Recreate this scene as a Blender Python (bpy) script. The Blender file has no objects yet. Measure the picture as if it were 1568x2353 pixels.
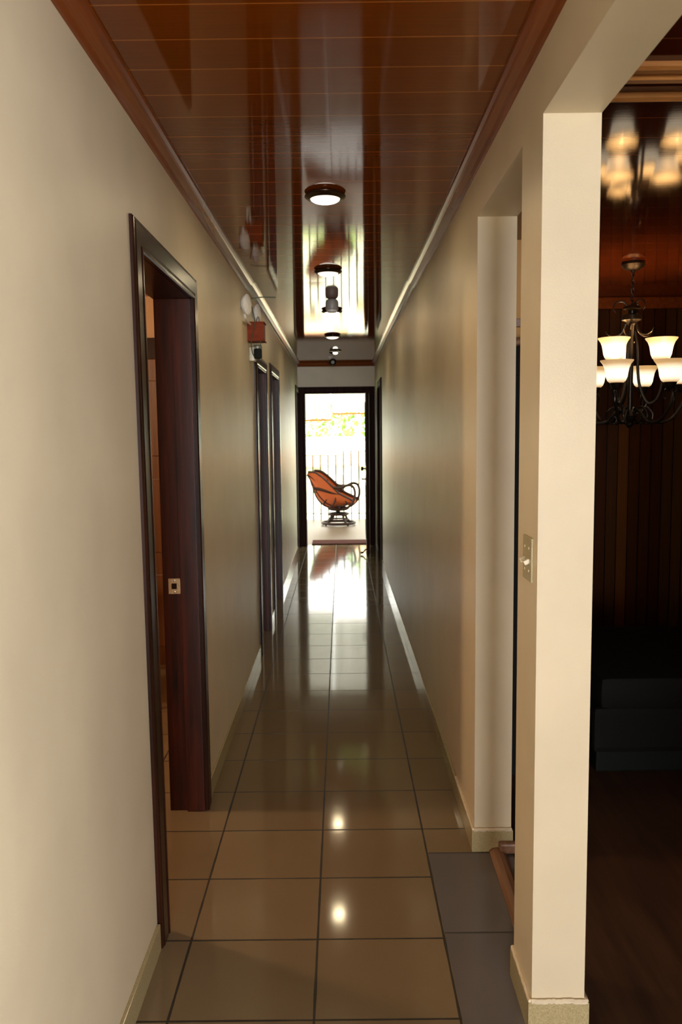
import bpy, bmesh, math, random
from mathutils import Vector, Matrix
random.seed(7)
C = bpy.context.scene
COL = C.collection
PI = math.pi

# ------------------------------------------------------------------ camera
FPX, PITCH, YAW, ROLL, CAMH = 1850.0, 0.09959, -0.00177, -0.01128, 1.6
cam_d = bpy.data.cameras.new('camera'); cam = bpy.data.objects.new('camera', cam_d); COL.objects.link(cam)
cam_d.sensor_fit = 'VERTICAL'; cam_d.sensor_height = 36.0; cam_d.lens = FPX / 2353 * 36
cam_d.clip_start = 0.02; cam_d.clip_end = 300
fw = Vector((math.sin(YAW)*math.cos(PITCH), math.cos(YAW)*math.cos(PITCH), -math.sin(PITCH)))
rt = Vector((math.cos(YAW), -math.sin(YAW), 0)); up = rt.cross(fw)
c_, s_ = math.cos(ROLL), math.sin(ROLL)
rt2 = rt*c_ + up*s_; up2 = up*c_ - rt*s_
m = Matrix((rt2, up2, -fw)).transposed().to_4x4(); m.translation = (0, 0, CAMH)
cam.matrix_world = m
cam_d.dof.use_dof = True; cam_d.dof.focus_distance = 2.9; cam_d.dof.aperture_fstop = 5.0
C.camera = cam

# ------------------------------------------------------------------ light
C.view_settings.view_transform = 'Standard'; C.view_settings.look = 'None'
C.view_settings.gamma = 1; C.view_settings.use_curve_mapping = False
C.view_settings.exposure = 0.06
w = bpy.data.worlds.new('sky'); C.world = w; w.use_nodes = True
bg = w.node_tree.nodes['Background']; bg.inputs[0].default_value = (1.0, 1.0, 0.90, 1); bg.inputs[1].default_value = 6.5

def light(name, kind, loc, energy, color, rot=None, size=None, size_y=None, radius=None):
    d = bpy.data.lights.new(name, kind); d.energy = energy; d.color = color
    if kind == 'AREA':
        d.shape = 'RECTANGLE'; d.size = size; d.size_y = size_y
    if radius is not None: d.shadow_soft_size = radius
    o = bpy.data.objects.new(name, d); COL.objects.link(o); o.location = loc
    if rot: o.rotation_euler = rot
    return o
sun = light('sun', 'SUN', (5, 25, 20), 16.0, (1.0, 0.95, 0.85), rot=(math.radians(28), math.radians(18), 0)); sun.data.angle = 0.01
# daylight entering through the window of the entrance hall behind the viewer
light('hall_window_daylight', 'AREA', (0.6, -7.92, 1.4), 520, (0.95, 0.965, 1.0), rot=(PI/2, 0, 0), size=2.2, size_y=2.2)
light('hall_side_window_daylight', 'AREA', (2.70, -1.3, 1.55), 150, (0.94, 0.96, 1.0), rot=(PI/2, 0, PI/2), size=2.2, size_y=1.9)

# ------------------------------------------------------------------ materials
def mat(name, color=(.5,.5,.5), rough=.5, metal=0, spec=.5, emit=None, es=0, coat=0, trans=0):
    M = bpy.data.materials.new(name); M.use_nodes = True
    b = M.node_tree.nodes['Principled BSDF']
    b.inputs['Base Color'].default_value = (*color, 1); b.inputs['Roughness'].default_value = rough
    b.inputs['Metallic'].default_value = metal; b.inputs['Specular IOR Level'].default_value = spec
    b.inputs['Coat Weight'].default_value = coat
    if emit: b.inputs['Emission Color'].default_value = (*emit, 1); b.inputs['Emission Strength'].default_value = es
    return M
class G:
    def __init__(s, M): s.t = M.node_tree; s.N = s.t.nodes; s.L = s.t.links; s.b = s.N['Principled BSDF']
    def n(s, typ, **kw):
        x = s.N.new(typ)
        for k, v in kw.items():
            if k in x.inputs: x.inputs[k].default_value = v
            else: setattr(x, k, v)
        return x
    def math(s, op, a, b=None, c=None):
        x = s.N.new('ShaderNodeMath'); x.operation = op
        for i, v in enumerate((a, b, c)):
            if v is None: continue
            if isinstance(v, (int, float)): x.inputs[i].default_value = v
            else: s.L.new(v, x.inputs[i])
        return x.outputs[0]
    def pos(s):
        g = s.N.new('ShaderNodeTexCoord'); return g.outputs['Object']
    def xyz(s):
        x = s.N.new('ShaderNodeSeparateXYZ'); s.L.new(s.pos(), x.inputs[0]); return x.outputs
    def scaled(s, sc):
        x = s.N.new('ShaderNodeMapping'); x.inputs['Scale'].default_value = sc; s.L.new(s.pos(), x.inputs[0]); return x.outputs[0]
    def noise(s, scale, detail=4, vec=None, rough=.5):
        x = s.N.new('ShaderNodeTexNoise'); x.inputs['Scale'].default_value = scale; x.inputs['Detail'].default_value = detail; x.inputs['Roughness'].default_value = rough
        s.L.new(vec if vec is not None else s.pos(), x.inputs['Vector']); return x.outputs[0]
    def ramp(s, fac, stops):
        x = s.N.new('ShaderNodeValToRGB'); s.L.new(fac, x.inputs[0]); e = x.color_ramp.elements
        while len(e) < len(stops): e.new(.5)
        for i, (p, c) in enumerate(stops): e[i].position = p; e[i].color = (*c, 1) if len(c) == 3 else c
        return x.outputs[0]
    def mix(s, fac, a, b, mode='MIX'):
        x = s.N.new('ShaderNodeMix'); x.data_type = 'RGBA'; x.blend_type = mode
        for sock, v in ((x.inputs[0], fac), (x.inputs[6], a), (x.inputs[7], b)):
            if isinstance(v, (int, float)): sock.default_value = v
            elif isinstance(v, tuple): sock.default_value = (*v, 1)
            else: s.L.new(v, sock)
        return x.outputs[2]
    def bump(s, h, strength, dist=.01):
        x = s.N.new('ShaderNodeBump'); x.inputs['Strength'].default_value = strength; x.inputs['Distance'].default_value = dist
        s.L.new(h, x.inputs['Height']); s.L.new(x.outputs[0], s.b.inputs['Normal'])
    def set(s, k, v): s.L.new(v, s.b.inputs[k])

# painted plaster
def plaster(name, col, rough=.42):
    M = mat(name, col, rough); g = G(M)
    n1 = g.noise(3, 5); c = g.ramp(n1, [(.3, tuple(x*.93 for x in col)), (.7, tuple(min(1, x*1.04) for x in col))]); g.set('Base Color', c)
    fine = g.noise(260, 3); wav = g.noise(1.0, 3, vec=g.scaled((5, 7, 1.0)))
    h = g.math('ADD', g.math('MULTIPLY', fine, .10), g.math('MULTIPLY', wav, .8)); h = g.math('ADD', h, g.math('MULTIPLY', g.noise(1.0, 2, vec=g.scaled((3, 3, 2))), .2)); g.bump(h, .4, .006)
    return M
M_wall = plaster('cream_plaster', (.71, .61, .43), .44)
M_white = plaster('white_plaster', (.8, .78, .7), .6)
M_tanwall = plaster('tan_plaster', (.5, .25, .07), .7)
M_peach = plaster('peach_plaster', (.66, .42, .24), .6)

# glossy plank ceiling: seams run across the corridor
def planks(name, base, seam, pitch, off, rough, seamw=.0028, axis=1, var=.12, wavy=.25, coat=0.0):
    M = mat(name, base, rough, coat=coat, spec=.4); g = G(M); X = g.xyz()
    t = g.math('DIVIDE', g.math('SUBTRACT', X[axis], off), pitch)
    fr = g.math('FRACT', t); fl = g.math('FLOOR', t)
    d = g.math('MULTIPLY', g.math('ABSOLUTE', g.math('SUBTRACT', fr, .5)), pitch)  # .5*pitch at seam
    seamf = g.math('GREATER_THAN', d, pitch*.5 - seamw)
    wn = g.n('ShaderNodeTexWhiteNoise', noise_dimensions='1D'); g.L.new(fl, wn.inputs['W'])
    sc = [1.5, 1.5, 1.5]; sc[axis] = 90
    grain = g.noise(1.6, 5, vec=g.scaled(tuple(sc)), rough=.6)
    f = g.math('ADD', g.math('MULTIPLY', wn.outputs[0], var), g.math('MULTIPLY', grain, .5))
    c = g.ramp(f, [(.05, tuple(x*.78 for x in base)), (.6, tuple(x*1.3 for x in base))])
    c = g.mix(seamf, c, seam); g.set('Base Color', c)
    h = g.math('ADD', g.math('MULTIPLY', seamf, -.8), g.math('MULTIPLY', grain, .05))
    big = g.noise(2.2, 2, vec=g.scaled((1, 1, 1)))
    h = g.math('ADD', h, g.math('MULTIPLY', big, wavy)); g.bump(h, .35, .003)
    return M
M_ceil = planks('glossy_plank_ceiling', (.17, .036, .0008), (.42, .13, .02), .1627, 1.915, .04, seamw=.0022)
M_dceil = planks('dark_plank_ceiling', (.075, .013, .003), (.2, .05, .01), .16, .05, .06)
# boards of differing tone on the dining room wall
def boards(name, axis, pitch):
    M = mat(name, (.1, .03, .01), .22); g = G(M); X = g.xyz()
    t = g.math('DIVIDE', X[axis], pitch); fr = g.math('FRACT', t); fl = g.math('FLOOR', t)
    wn = g.n('ShaderNodeTexWhiteNoise', noise_dimensions='1D'); g.L.new(fl, wn.inputs['W'])
    c = g.ramp(wn.outputs[0], [(0, (.03, .009, .004)), (.35, (.11, .036, .008)), (.6, (.085, .052, .02)), (.8, (.2, .07, .014)), (1, (.045, .02, .01))])
    grain = g.noise(2, 5, vec=g.scaled((40, 40, 1.2)))
    c = g.mix(g.math('MULTIPLY', grain, .5), c, (.01, .003, .002))
    edge = g.math('MULTIPLY', g.math('ABSOLUTE', g.math('SUBTRACT', fr, .5)), 2)
    gr = g.math('GREATER_THAN', edge, .93)
    c = g.mix(gr, c, (.004, .0015, .001)); g.set('Base Color', c)
    g.bump(g.math('MULTIPLY', gr, -1), .8, .006)
    return M
M_boards = boards('varnished_vertical_boards', 0, .078)
M_boards_y = boards('varnished_vertical_boards_side', 1, .078)

def wood(name, dark, light_, rough=.25, sc=(30, 30, 1.5), coat=0.0, grain_scale=1.5, bump=.02):
    M = mat(name, dark, rough, coat=coat); g = G(M)
    n = g.noise(grain_scale, 6, vec=g.scaled(sc), rough=.65)
    g.set('Base Color', g.ramp(n, [(.32, dark), (.68, light_)])); g.bump(n, bump, .003)
    return M
M_mahog = wood('dark_mahogany', (.008, .0035, .002), (.034, .009, .004), .26)
M_mahog.node_tree.nodes['Principled BSDF'].inputs['Specular IOR Level'].default_value = .22
M_mahog_far = wood('dull_dark_mahogany', (.012, .005, .003), (.04, .012, .006), .6); M_mahog_far.node_tree.nodes['Principled BSDF'].inputs['Specular IOR Level'].default_value = .1
M_mahog_in = wood('reddish_mahogany', (.010, .0035, .002), (.07, .012, .003), .35)
M_mahog_in.node_tree.nodes['Principled BSDF'].inputs['Specular IOR Level'].default_value = .25
M_crown = wood('brown_crown_wood', (.17, .038, .007), (.25, .06, .012), .22, sc=(30, 1.5, 30))
M_mold = wood('orange_moulding_wood', (.30, .11, .025), (.45, .19, .05), .35, sc=(2, 30, 30))
M_wfloor = wood('brown_wood_floor', (.035, .014, .006), (.085, .036, .015), .45, sc=(14, 1.2, 14))
M_strip = wood('threshold_wood', (.16, .075, .04), (.3, .16, .09), .4, sc=(50, 1.5, 50))
M_rattan = wood('dark_rattan', (.014, .006, .004), (.04, .016, .009), .5, sc=(12, 12, 12))
M_rattan.node_tree.nodes['Principled BSDF'].inputs['Specular IOR Level'].default_value = .2
M_redbox = wood('red_brown_wood', (.15, .02, .005), (.24, .04, .008), .6, sc=(4, 4, 20)); M_redbox.node_tree.nodes['Principled BSDF'].inputs['Specular IOR Level'].default_value = .15

# ceramic tiles
def tiles(name, cols, grout, tx, ty, ox, oy, rough=.16, mort=.0075):
    M = mat(name, cols[0], rough); g = G(M)
    mp = g.n('ShaderNodeMapping'); mp.inputs['Location'].default_value = (-ox, -oy, 0); g.L.new(g.pos(), mp.inputs[0])
    X = g.n('ShaderNodeSeparateXYZ'); g.L.new(mp.outputs[0], X.inputs[0])
    tx_ = g.math('DIVIDE', X.outputs[0], tx); ty_ = g.math('DIVIDE', X.outputs[1], ty)
    wig = g.math('MULTIPLY', g.math('SUBTRACT', g.noise(9, 2), .5), .004)
    def gr(t, p):
        d = g.math('MULTIPLY', g.math('SUBTRACT', .5, g.math('ABSOLUTE', g.math('SUBTRACT', g.math('FRACT', t), .5))), p)
        return g.math('LESS_THAN', g.math('ADD', d, wig), mort*.5)
    f = g.math('MAXIMUM', gr(tx_, tx), gr(ty_, ty))
    cmb = g.n('ShaderNodeCombineXYZ'); g.L.new(g.math('FLOOR', tx_), cmb.inputs[0]); g.L.new(g.math('FLOOR', ty_), cmb.inputs[1])
    wn = g.n('ShaderNodeTexWhiteNoise', noise_dimensions='3D'); g.L.new(cmb.outputs[0], wn.inputs['Vector'])
    sp = g.noise(420, 2); cl = g.noise(2.5, 3)
    v = g.math('ADD', g.math('MULTIPLY', wn.outputs[0], .18), g.math('ADD', g.math('MULTIPLY', sp, .5), g.math('MULTIPLY', cl, .32)))
    c = g.ramp(v, [(.25, cols[0]), (.75, cols[1])]); g.set('Base Color', g.mix(f, c, grout))
    g.set('Roughness', g.math('ADD', g.math('MULTIPLY', f, .5), rough))
    # each tile lies a hair out of level, so reflections break at the joints
    tilt = g.math('MULTIPLY', g.math('SUBTRACT', g.math('FRACT', ty_), .5), g.math('MULTIPLY', g.math('SUBTRACT', wn.outputs[0], .5), .5))
    h = g.math('ADD', g.math('MULTIPLY', f, -.6), g.math('ADD', g.math('MULTIPLY', g.noise(5, 2), .15), tilt)); g.bump(h, .4, .004)
    return M
M_floor = tiles('tan_ceramic_tile', ((.19, .138, .076), (.26, .19, .108)), (.03, .022, .012), .4007, .3518, -.0932, 2.0515, .085)
M_gray = tiles('grey_ceramic_tile', ((.11, .10, .10), (.155, .14, .14)), (.05, .045, .04), 2.0, .49, -.6, 2.43, .14)
M_base = mat('tan_tile_baseboard', (.42, .34, .19), .14); g = G(M_base); g.set('Base Color', g.ramp(g.noise(300, 2), [(.3, (.34, .28, .14)), (.7, (.5, .41, .23))]))
M_terr = mat('terrace_tile', (.72, .58, .46), .45); g = G(M_terr); g.set('Base Color', g.ramp(g.noise(20, 3), [(.3, (.14, .094, .062)), (.7, (.175, .12, .08))]))
M_bronze = wood('bronze_metal', (.03, .016, .008), (.06, .032, .016), .22, sc=(8, 8, 8)); M_bronze.node_tree.nodes['Principled BSDF'].inputs['Metallic'].default_value = .7
M_iron = mat('dark_wrought_iron', (.022, .014, .008), .35, .6); g = G(M_iron); g.bump(g.noise(60, 3), .3, .002)
M_brass = mat('worn_brass', (.62, .52, .3), .3, .6); g = G(M_brass); g.set('Base Color', g.ramp(g.noise(80, 3), [(.3, (.5, .4, .2)), (.7, (.7, .6, .38))]))
def plain(name, col, rough=.4, sc=60, amt=.08, metal=0):
    M = mat(name, col, rough, metal); g = G(M)
    g.set('Base Color', g.ramp(g.noise(sc, 3), [(.3, tuple(x*(1-amt) for x in col)), (.7, tuple(min(1, x*(1+amt)) for x in col))])); return M
M_ivory = plain('ivory_plastic', (.72, .66, .48), .35)
M_plate = plain('aged_ivory_plate', (.42, .36, .2), .4)
M_whitep = plain('white_plastic', (.82, .8, .76), .35)
M_greyp = plain('grey_plastic', (.3, .28, .25), .4)
M_greenp = plain('grey_green_plastic', (.14, .18, .14), .4)
M_black = plain('black_plastic', (.004, .006, .004), .7); M_black.node_tree.nodes['Principled BSDF'].inputs['Specular IOR Level'].default_value = .2
M_leather = plain('black_leather', (.006, .005, .004), .75, 120); M_leather.node_tree.nodes['Principled BSDF'].inputs['Specular IOR Level'].default_value = .15
M_chrome = mat('chrome', (.7, .68, .64), .18, 1); g = G(M_chrome); g.bump(g.noise(120, 2), .05, .001)
M_rail = plain('black_iron_rail', (.03, .035, .03), .5)
M_cushion = plain('orange_cushion_fabric', (.36, .07, .012), .85, 90, .18)
M_mat = plain('dark_red_door_mat', (.075, .014, .007), .9, 150, .25); M_mat.node_tree.nodes['Principled BSDF'].inputs['Specular IOR Level'].default_value = .1
M_cable = plain('dark_green_cable', (.05, .07, .03), .5)
M_grass = plain('lawn_grass', (.32, .46, .12), .9, 4, .25)
M_leaf = plain('tree_leaves', (.2, .38, .06), .8, 3, .3)
M_bark = wood('tree_bark', (.1, .07, .04), (.22, .16, .1), .9, sc=(10, 10, 2))
M_house = plain('pale_house_wall', (.86, .78, .7), .8, 3)
M_gwall = plain('white_garden_wall', (.9, .88, .84), .8, 3)
M_tileroof = plain('orange_roof', (.75, .4, .22), .8, 10, .15)
M_glassdark = plain('dark_window_glass', (.25, .2, .18), .15, 3)
M_fascia = plain('orange_fascia', (.55, .2, .05), .5, 8)
M_oldpaint = plain('smeared_cream_paint', (.72, .62, .45), .6, 30)

def glow(name, c_lo, c_hi, z0, z1, s):
    """lamp glass: lit from inside, brightest where the bulb sits"""
    M = mat(name, (.8, .7, .5), .35); g = G(M); X = g.xyz()
    t = g.math('DIVIDE', g.math('SUBTRACT', X[2], z0), z1 - z0)
    c = g.ramp(t, [(0, c_lo), (.22, c_hi), (.55, c_hi), (.85, c_lo), (1, tuple(x*.8 for x in c_lo))])
    g.L.new(c, g.b.inputs['Emission Color']); g.b.inputs['Emission Strength'].default_value = s
    return M
M_shade = glow('alabaster_shade', (.62, .33, .11), (1.9, 1.6, 1.15), 0, .118, .75)
M_dome = mat('lit_dome_glass', (.9, .8, .7), .3, emit=(1, .9, .78), es=1.8)
g = G(M_dome); g.L.new(g.ramp(g.math('DIVIDE', g.math('ADD', g.xyz()[2], .038), .02), [(0, (1, .95, .85)), (.6, (1, .9, .78)), (1, (.22, .08, .03))]), g.b.inputs['Emission Color'])
M_bulb = mat('lit_bulb', (.9, .9, .8), .3, emit=(1, .96, .8), es=2.5)
g = G(M_bulb); g.bump(g.noise(30, 1), .02, .001)
# translucent corrugated roof over the terrace
M_poly = bpy.data.materials.new('translucent_roof_sheet'); M_poly.use_nodes = True
nt = M_poly.node_tree; nt.nodes.clear(); o_ = nt.nodes.new('ShaderNodeOutputMaterial'); tr = nt.nodes.new('ShaderNodeBsdfTranslucent'); df = nt.nodes.new('ShaderNodeBsdfDiffuse'); mx = nt.nodes.new('ShaderNodeMixShader')
nz = nt.nodes.new('ShaderNodeTexNoise'); rp = nt.nodes.new('ShaderNodeValToRGB'); nz.inputs['Scale'].default_value = 1.5
rp.color_ramp.elements[0].color = (.3, .3, .28, 1); rp.color_ramp.elements[1].color = (.36, .36, .33, 1)
nt.links.new(nz.outputs[0], rp.inputs[0]); nt.links.new(rp.outputs[0], tr.inputs[0]); df.inputs[0].default_value = (.85, .85, .8, 1)
mx.inputs[0].default_value = .3; nt.links.new(tr.outputs[0], mx.inputs[1]); nt.links.new(df.outputs[0], mx.inputs[2]); nt.links.new(mx.outputs[0], o_.inputs[0])

# ------------------------------------------------------------------ mesh helpers
def box(bm, x0, x1, y0, y1, z0, z1, bev=0, rot=None, at=None):
    t = bmesh.new(); bmesh.ops.create_cube(t, size=1)
    for v in t.verts: v.co = Vector(((x0+x1)/2 + v.co.x*(x1-x0), (y0+y1)/2 + v.co.y*(y1-y0), (z0+z1)/2 + v.co.z*(z1-z0)))
    if bev: bmesh.ops.bevel(t, geom=t.edges[:], offset=bev, segments=2, affect='EDGES', profile=.6)
    if rot is not None:
        c = at or Vector(((x0+x1)/2, (y0+y1)/2, (z0+z1)/2)); bmesh.ops.rotate(t, cent=c, matrix=rot, verts=t.verts)
    merge(bm, t)
def merge(bm, t):
    me = bpy.data.meshes.new('tmp'); t.to_mesh(me); t.free(); bm.from_mesh(me); bpy.data.meshes.remove(me)
def lathe(bm, prof, center=(0, 0, 0), seg=32, axis='Z', caps=True):
    rings = []
    for r, z in prof:
        ring = []
        for i in range(seg):
            a = 2*PI*i/seg; p = Vector((r*math.cos(a), r*math.sin(a), z))
            if axis == 'X': p = Vector((p.z, p.x, p.y))
            if axis == 'Y': p = Vector((p.x, p.z, p.y))
            ring.append(bm.verts.new(p + Vector(center)))
        rings.append(ring)
    for a, b in zip(rings, rings[1:]):
        for i in range(seg): bm.faces.new((a[i], a[(i+1) % seg], b[(i+1) % seg], b[i]))
    if caps:
        for r_ in (rings[0], rings[-1]):
            try: bm.faces.new(r_)
            except ValueError: pass
def smooth_path(pts, n=8):
    P = [Vector(p) for p in pts]; out = []
    for i in range(len(P)-1):
        p0 = P[max(i-1, 0)]; p1 = P[i]; p2 = P[i+1]; p3 = P[min(i+2, len(P)-1)]
        for k in range(n):
            t = k/n; out.append(.5*((2*p1) + (p2-p0)*t + (2*p0-5*p1+4*p2-p3)*t*t + (3*p1-p0-3*p2+p3)*t**3))
    out.append(P[-1]); return out
def tube(bm, pts, r, seg=8, smooth=True, closed=False, r1=None):
    P = smooth_path(pts) if smooth else [Vector(p) for p in pts]
    rings = []; prev = None; n = len(P)
    for i, p in enumerate(P):
        if closed: t = (P[(i+1) % n] - P[i-1])
        else: t = P[min(i+1, n-1)] - P[max(i-1, 0)]
        t.normalize()
        if prev is None: a = t.orthogonal().normalized()
        else: a = (prev - t*prev.dot(t)).normalized()
        prev = a; b = t.cross(a); rr = r if r1 is None else r + (r1-r)*i/(n-1)
        rings.append([bm.verts.new(p + (a*math.cos(2*PI*k/seg) + b*math.sin(2*PI*k/seg))*rr) for k in range(seg)])
    prs = list(zip(rings, rings[1:])) + ([(rings[-1], rings[0])] if closed else [])
    for A, B in prs:
        for k in range(seg): bm.faces.new((A[k], A[(k+1) % seg], B[(k+1) % seg], B[k]))
    if not closed: bm.faces.new(rings[0][::-1]); bm.faces.new(rings[-1])
def sweep(bm, prof, p0, p1, u, v):
    """extrude a 2-D profile (a,b) -> a*u+b*v from p0 to p1"""
    p0, p1, u, v = map(Vector, (p0, p1, u, v))
    A = [bm.verts.new(p0 + u*a + v*b) for a, b in prof]; B = [bm.verts.new(p1 + u*a + v*b) for a, b in prof]
    n = len(prof)
    for i in range(n): bm.faces.new((A[i], A[(i+1) % n], B[(i+1) % n], B[i]))
    bm.faces.new(A[::-1]); bm.faces.new(B)
def obj(name, bm, m_, parent=None, smooth=False, loc=None, warp=None):
    if warp:
        for v in bm.verts: v.co = warp(v.co)
    bmesh.ops.recalc_face_normals(bm, faces=bm.faces)
    if smooth:
        for f in bm.faces: f.smooth = True
    me = bpy.data.meshes.new(name); bm.to_mesh(me); bm.free()
    if smooth:
        try: me.set_sharp_from_angle(angle=math.radians(40))
        except Exception: pass
    o = bpy.data.objects.new(name, me); me.materials.append(m_); COL.objects.link(o)
    if parent: o.parent = parent
    if loc: o.location = loc
    return o
def thing(name, label, cat, loc=(0, 0, 0), rotz=0, group=None):
    o = bpy.data.objects.new(name, None); COL.objects.link(o); o.location = loc; o.rotation_euler = (0, 0, rotz)
    o.empty_display_size = .05
    return tag(o, label, cat, group)
def tag(o, label, cat, group=None):
    o['label'] = label; o['category'] = cat
    if group: o['group'] = group
    return o
def struct(o, label, cat=None):
    o['kind'] = 'structure'; o['label'] = label
    o['category'] = cat or 'wall'
    return o
def copy_tree(o, parent=None):
    c = o.copy(); COL.objects.link(c)
    if parent: c.parent = parent
    for ch in list(o.children): copy_tree(ch, c)
    return c
B = bmesh.new
def warpL(co):
    """the old left wall leans out a little towards the floor beside the nearest door"""
    k = max(0, min(1, (3.4-co.y)/.95)); q = max(0, 1-co.z/2.2)
    return Vector((co.x + .012*k*q, co.y, co.z))

# ------------------------------------------------------------------ structure
XL, XR, ZC, YE = -.602, .490, 2.56, 11.25
TH = .135
def xr(y): return .49 if y <= 4 else (.49 - .02*(y-4)/4 if y < 8 else .47)

# left wall with the openings of the doors
def wall_strip(bm, x0, x1, y0, y1, ops, z1=2.6):
    y = y0
    for a, b, zt in ops:
        box(bm, x0, x1, y, a-.018, 0, z1); box(bm, x0, x1, a-.018, b+.018, zt+.018, z1); y = b+.018
    box(bm, x0, x1, y, y1, 0, z1)
L_OPS = [(2.455, 3.29, 2.135), (5.74, 6.40, 2.06), (6.91, 7.66, 2.09), (10.69, 11.20, 2.13)]
bm = B(); wall_strip(bm, XL-TH, XL, -8.0, 12.0-.63, L_OPS)
struct(obj('wall_left', bm, M_wall, warp=warpL), 'long cream plaster wall along the left of the corridor with the doorways')
# right wall far part
bm = B()
ys = [2.935, 4, 6, 8, 9.49]
for a, b in zip(ys, ys[1:]):
    t = B(); box(t, 0, .14, a, b, 0, 2.6)
    for v in t.verts: v.co.x += xr(v.co.y)
    merge(bm, t)
box(bm, .47, .47+TH, 9.49, 10.15, 2.13, 2.6); box(bm, .47, .47+TH, 10.15, YE+.12, 0, 2.6)
struct(obj('wall_right', bm, M_wall), 'long cream plaster wall on the right of the corridor beyond the side opening')
# pillar between the two openings and the beam above them
bm = B(); box(bm, XR, XR+.14, 2.006, 2.228, 0, 2.35)
box(bm, XR, XR+.14, -8.0, 2.935, 2.35, 2.6)
struct(obj('wall_pillar', bm, M_wall), 'square cream pillar with the header beam over the two side openings')
# end wall round the far door
bm = B(); box(bm, XL-.05, -.505, YE, YE+.12, 0, 2.6); box(bm, .385, .62, YE, YE+.12, 0, 2.6); box(bm, -.505, .385, YE, YE+.12, 2.125, 2.6)
struct(obj('wall_end', bm, M_wall), 'short cream wall round and above the far doorway to the terrace')
# hall behind the viewer
bm = B(); box(bm, XL-TH, -.50, -8.14, -8.0, 0, 2.6); box(bm, 1.70, 2.9, -8.14, -8.0, 0, 2.6); box(bm, -.50, 1.70, -8.14, -8.0, 0, .3); box(bm, -.50, 1.70, -8.14, -8.0, 2.5, 2.6)
struct(obj('wall_back', bm, M_wall), 'cream wall of the entrance hall behind the viewer, with its window')
bm = B(); box(bm, 2.76, 2.9, -8.0, -2.4, 0, 2.6); box(bm, 2.76, 2.9, -.2, .5, 0, 2.6); box(bm, 2.76, 2.9, -2.4, -.2, 0, .6); box(bm, 2.76, 2.9, -2.4, -.2, 2.5, 2.6); box(bm, 1.15, 4.42, .42, .56, 0, 2.6)
struct(obj('wall_hall', bm, M_wall), 'cream side walls of the entrance hall behind the viewer')
bm = B()
for a, b in ((-.50, -.43), (.57, .63), (1.63, 1.70)): box(bm, a, b, -8.1, -8.04, .3, 2.5)
for a, b in ((.3, .37), (2.43, 2.5), (1.5, 1.55)): box(bm, -.50, 1.70, -8.1, -8.04, a, b)
struct(obj('window_1', bm, M_mahog), 'dark wooden window frame in the entrance hall behind the viewer', 'window')
bm = B()
for a, b in ((-2.4, -2.33), (-1.33, -1.27), (-.27, -.2)): box(bm, 2.80, 2.86, a, b, .6, 2.5)
for a, b in ((.6, .67), (2.43, 2.5), (1.5, 1.55)): box(bm, 2.80, 2.86, -2.4, -.2, a, b)
struct(obj('window_2', bm, M_mahog), 'dark wooden window frame in the side wall of the entrance hall', 'window')

# floors
bm = B(); box(bm, XL-.02, .312, -8.0, 2.925, -.06, 0); box(bm, XL-TH, .55, 2.925, YE+.12, -.06, 0); box(bm, XL-TH, XL-.02, 2.4, 2.925, -.06, 0)
box(bm, -3.6, XL-TH, 1.2, 5.5, -.06, 0); box(bm, .63, 2.9, -8.0, .45, -.06, 0)
struct(obj('floor', bm, M_floor), 'glossy tan ceramic tile floor running down the corridor', 'floor')
bm = B(); box(bm, .312, .63, -8.0, 2.925, -.06, 0)
o = struct(obj('floor_grey_strip', bm, M_gray), 'strip of glossy grey floor tiles on the right beside the openings', 'floor')
bm = B(); box(bm, .63, 4.4, .45, 5.75, -.06, .004)
struct(obj('floor_dining', bm, M_wfloor), 'dark brown wood floor of the dining room', 'floor')
# ceilings
bm = B()
def slab(bm, x0, x1, ya, yb, za, zb, t=.05):
    vs = [bm.verts.new(p) for p in ((x0, ya, za), (x1, ya, za), (x1, yb, zb), (x0, yb, zb), (x0, ya, za+t), (x1, ya, za+t), (x1, yb, zb+t), (x0, yb, zb+t))]
    for f in ((0, 1, 2, 3), (4, 5, 6, 7), (0, 1, 5, 4), (1, 2, 6, 5), (2, 3, 7, 6), (3, 0, 4, 7)): bm.faces.new([vs[i] for i in f])
slab(bm, XL-.01, XR+.01, -8.0, 5.3, ZC, ZC); slab(bm, XL-.01, XR+.01, 5.3, YE, ZC+.012, ZC-.022)
slab(bm, XR+.01, 2.8, -8.0, .5, ZC, ZC)
struct(obj('ceiling', bm, M_ceil), 'glossy red-brown plank ceiling of the corridor', 'ceiling')
bm = B(); slab(bm, XR+.14-.01, 4.4, .5, 5.8, 2.5, 2.5)
struct(obj('ceiling_dining', bm, M_dceil), 'dark glossy plank ceiling of the dining room', 'ceiling')
# crown mouldings
def crown(bm, y0, y1, x_, sgn, z0, z1):
    prof = [(0, -.052), (.008, -.05), (.014, -.036), (.030, -.018), (.036, -.014), (.046, -.010), (.048, .002), (0, .002)]
    sweep(bm, prof, (x_(y0), y0, z0), (x_(y1), y1, z1), (sgn, 0, 0), (0, 0, 1))
bm = B(); crown(bm, -8.0, 5.3, lambda y: XL, 1, ZC, ZC); crown(bm, 5.3, YE, lambda y: XL, 1, ZC+.012, ZC-.022)
struct(obj('trim_1', bm, M_crown), 'brown crown moulding along the left edge of the corridor ceiling', 'moulding')
bm = B(); crown(bm, -.35, 4, xr, -1, ZC, ZC); crown(bm, 4, 5.3, xr, -1, ZC, ZC); crown(bm, 5.3, 8, xr, -1, ZC+.012, ZC-.003); crown(bm, 8, YE, xr, -1, ZC-.003, ZC-.022)
struct(obj('trim_2', bm, M_crown), 'brown crown moulding along the right edge of the corridor ceiling', 'moulding')
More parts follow.
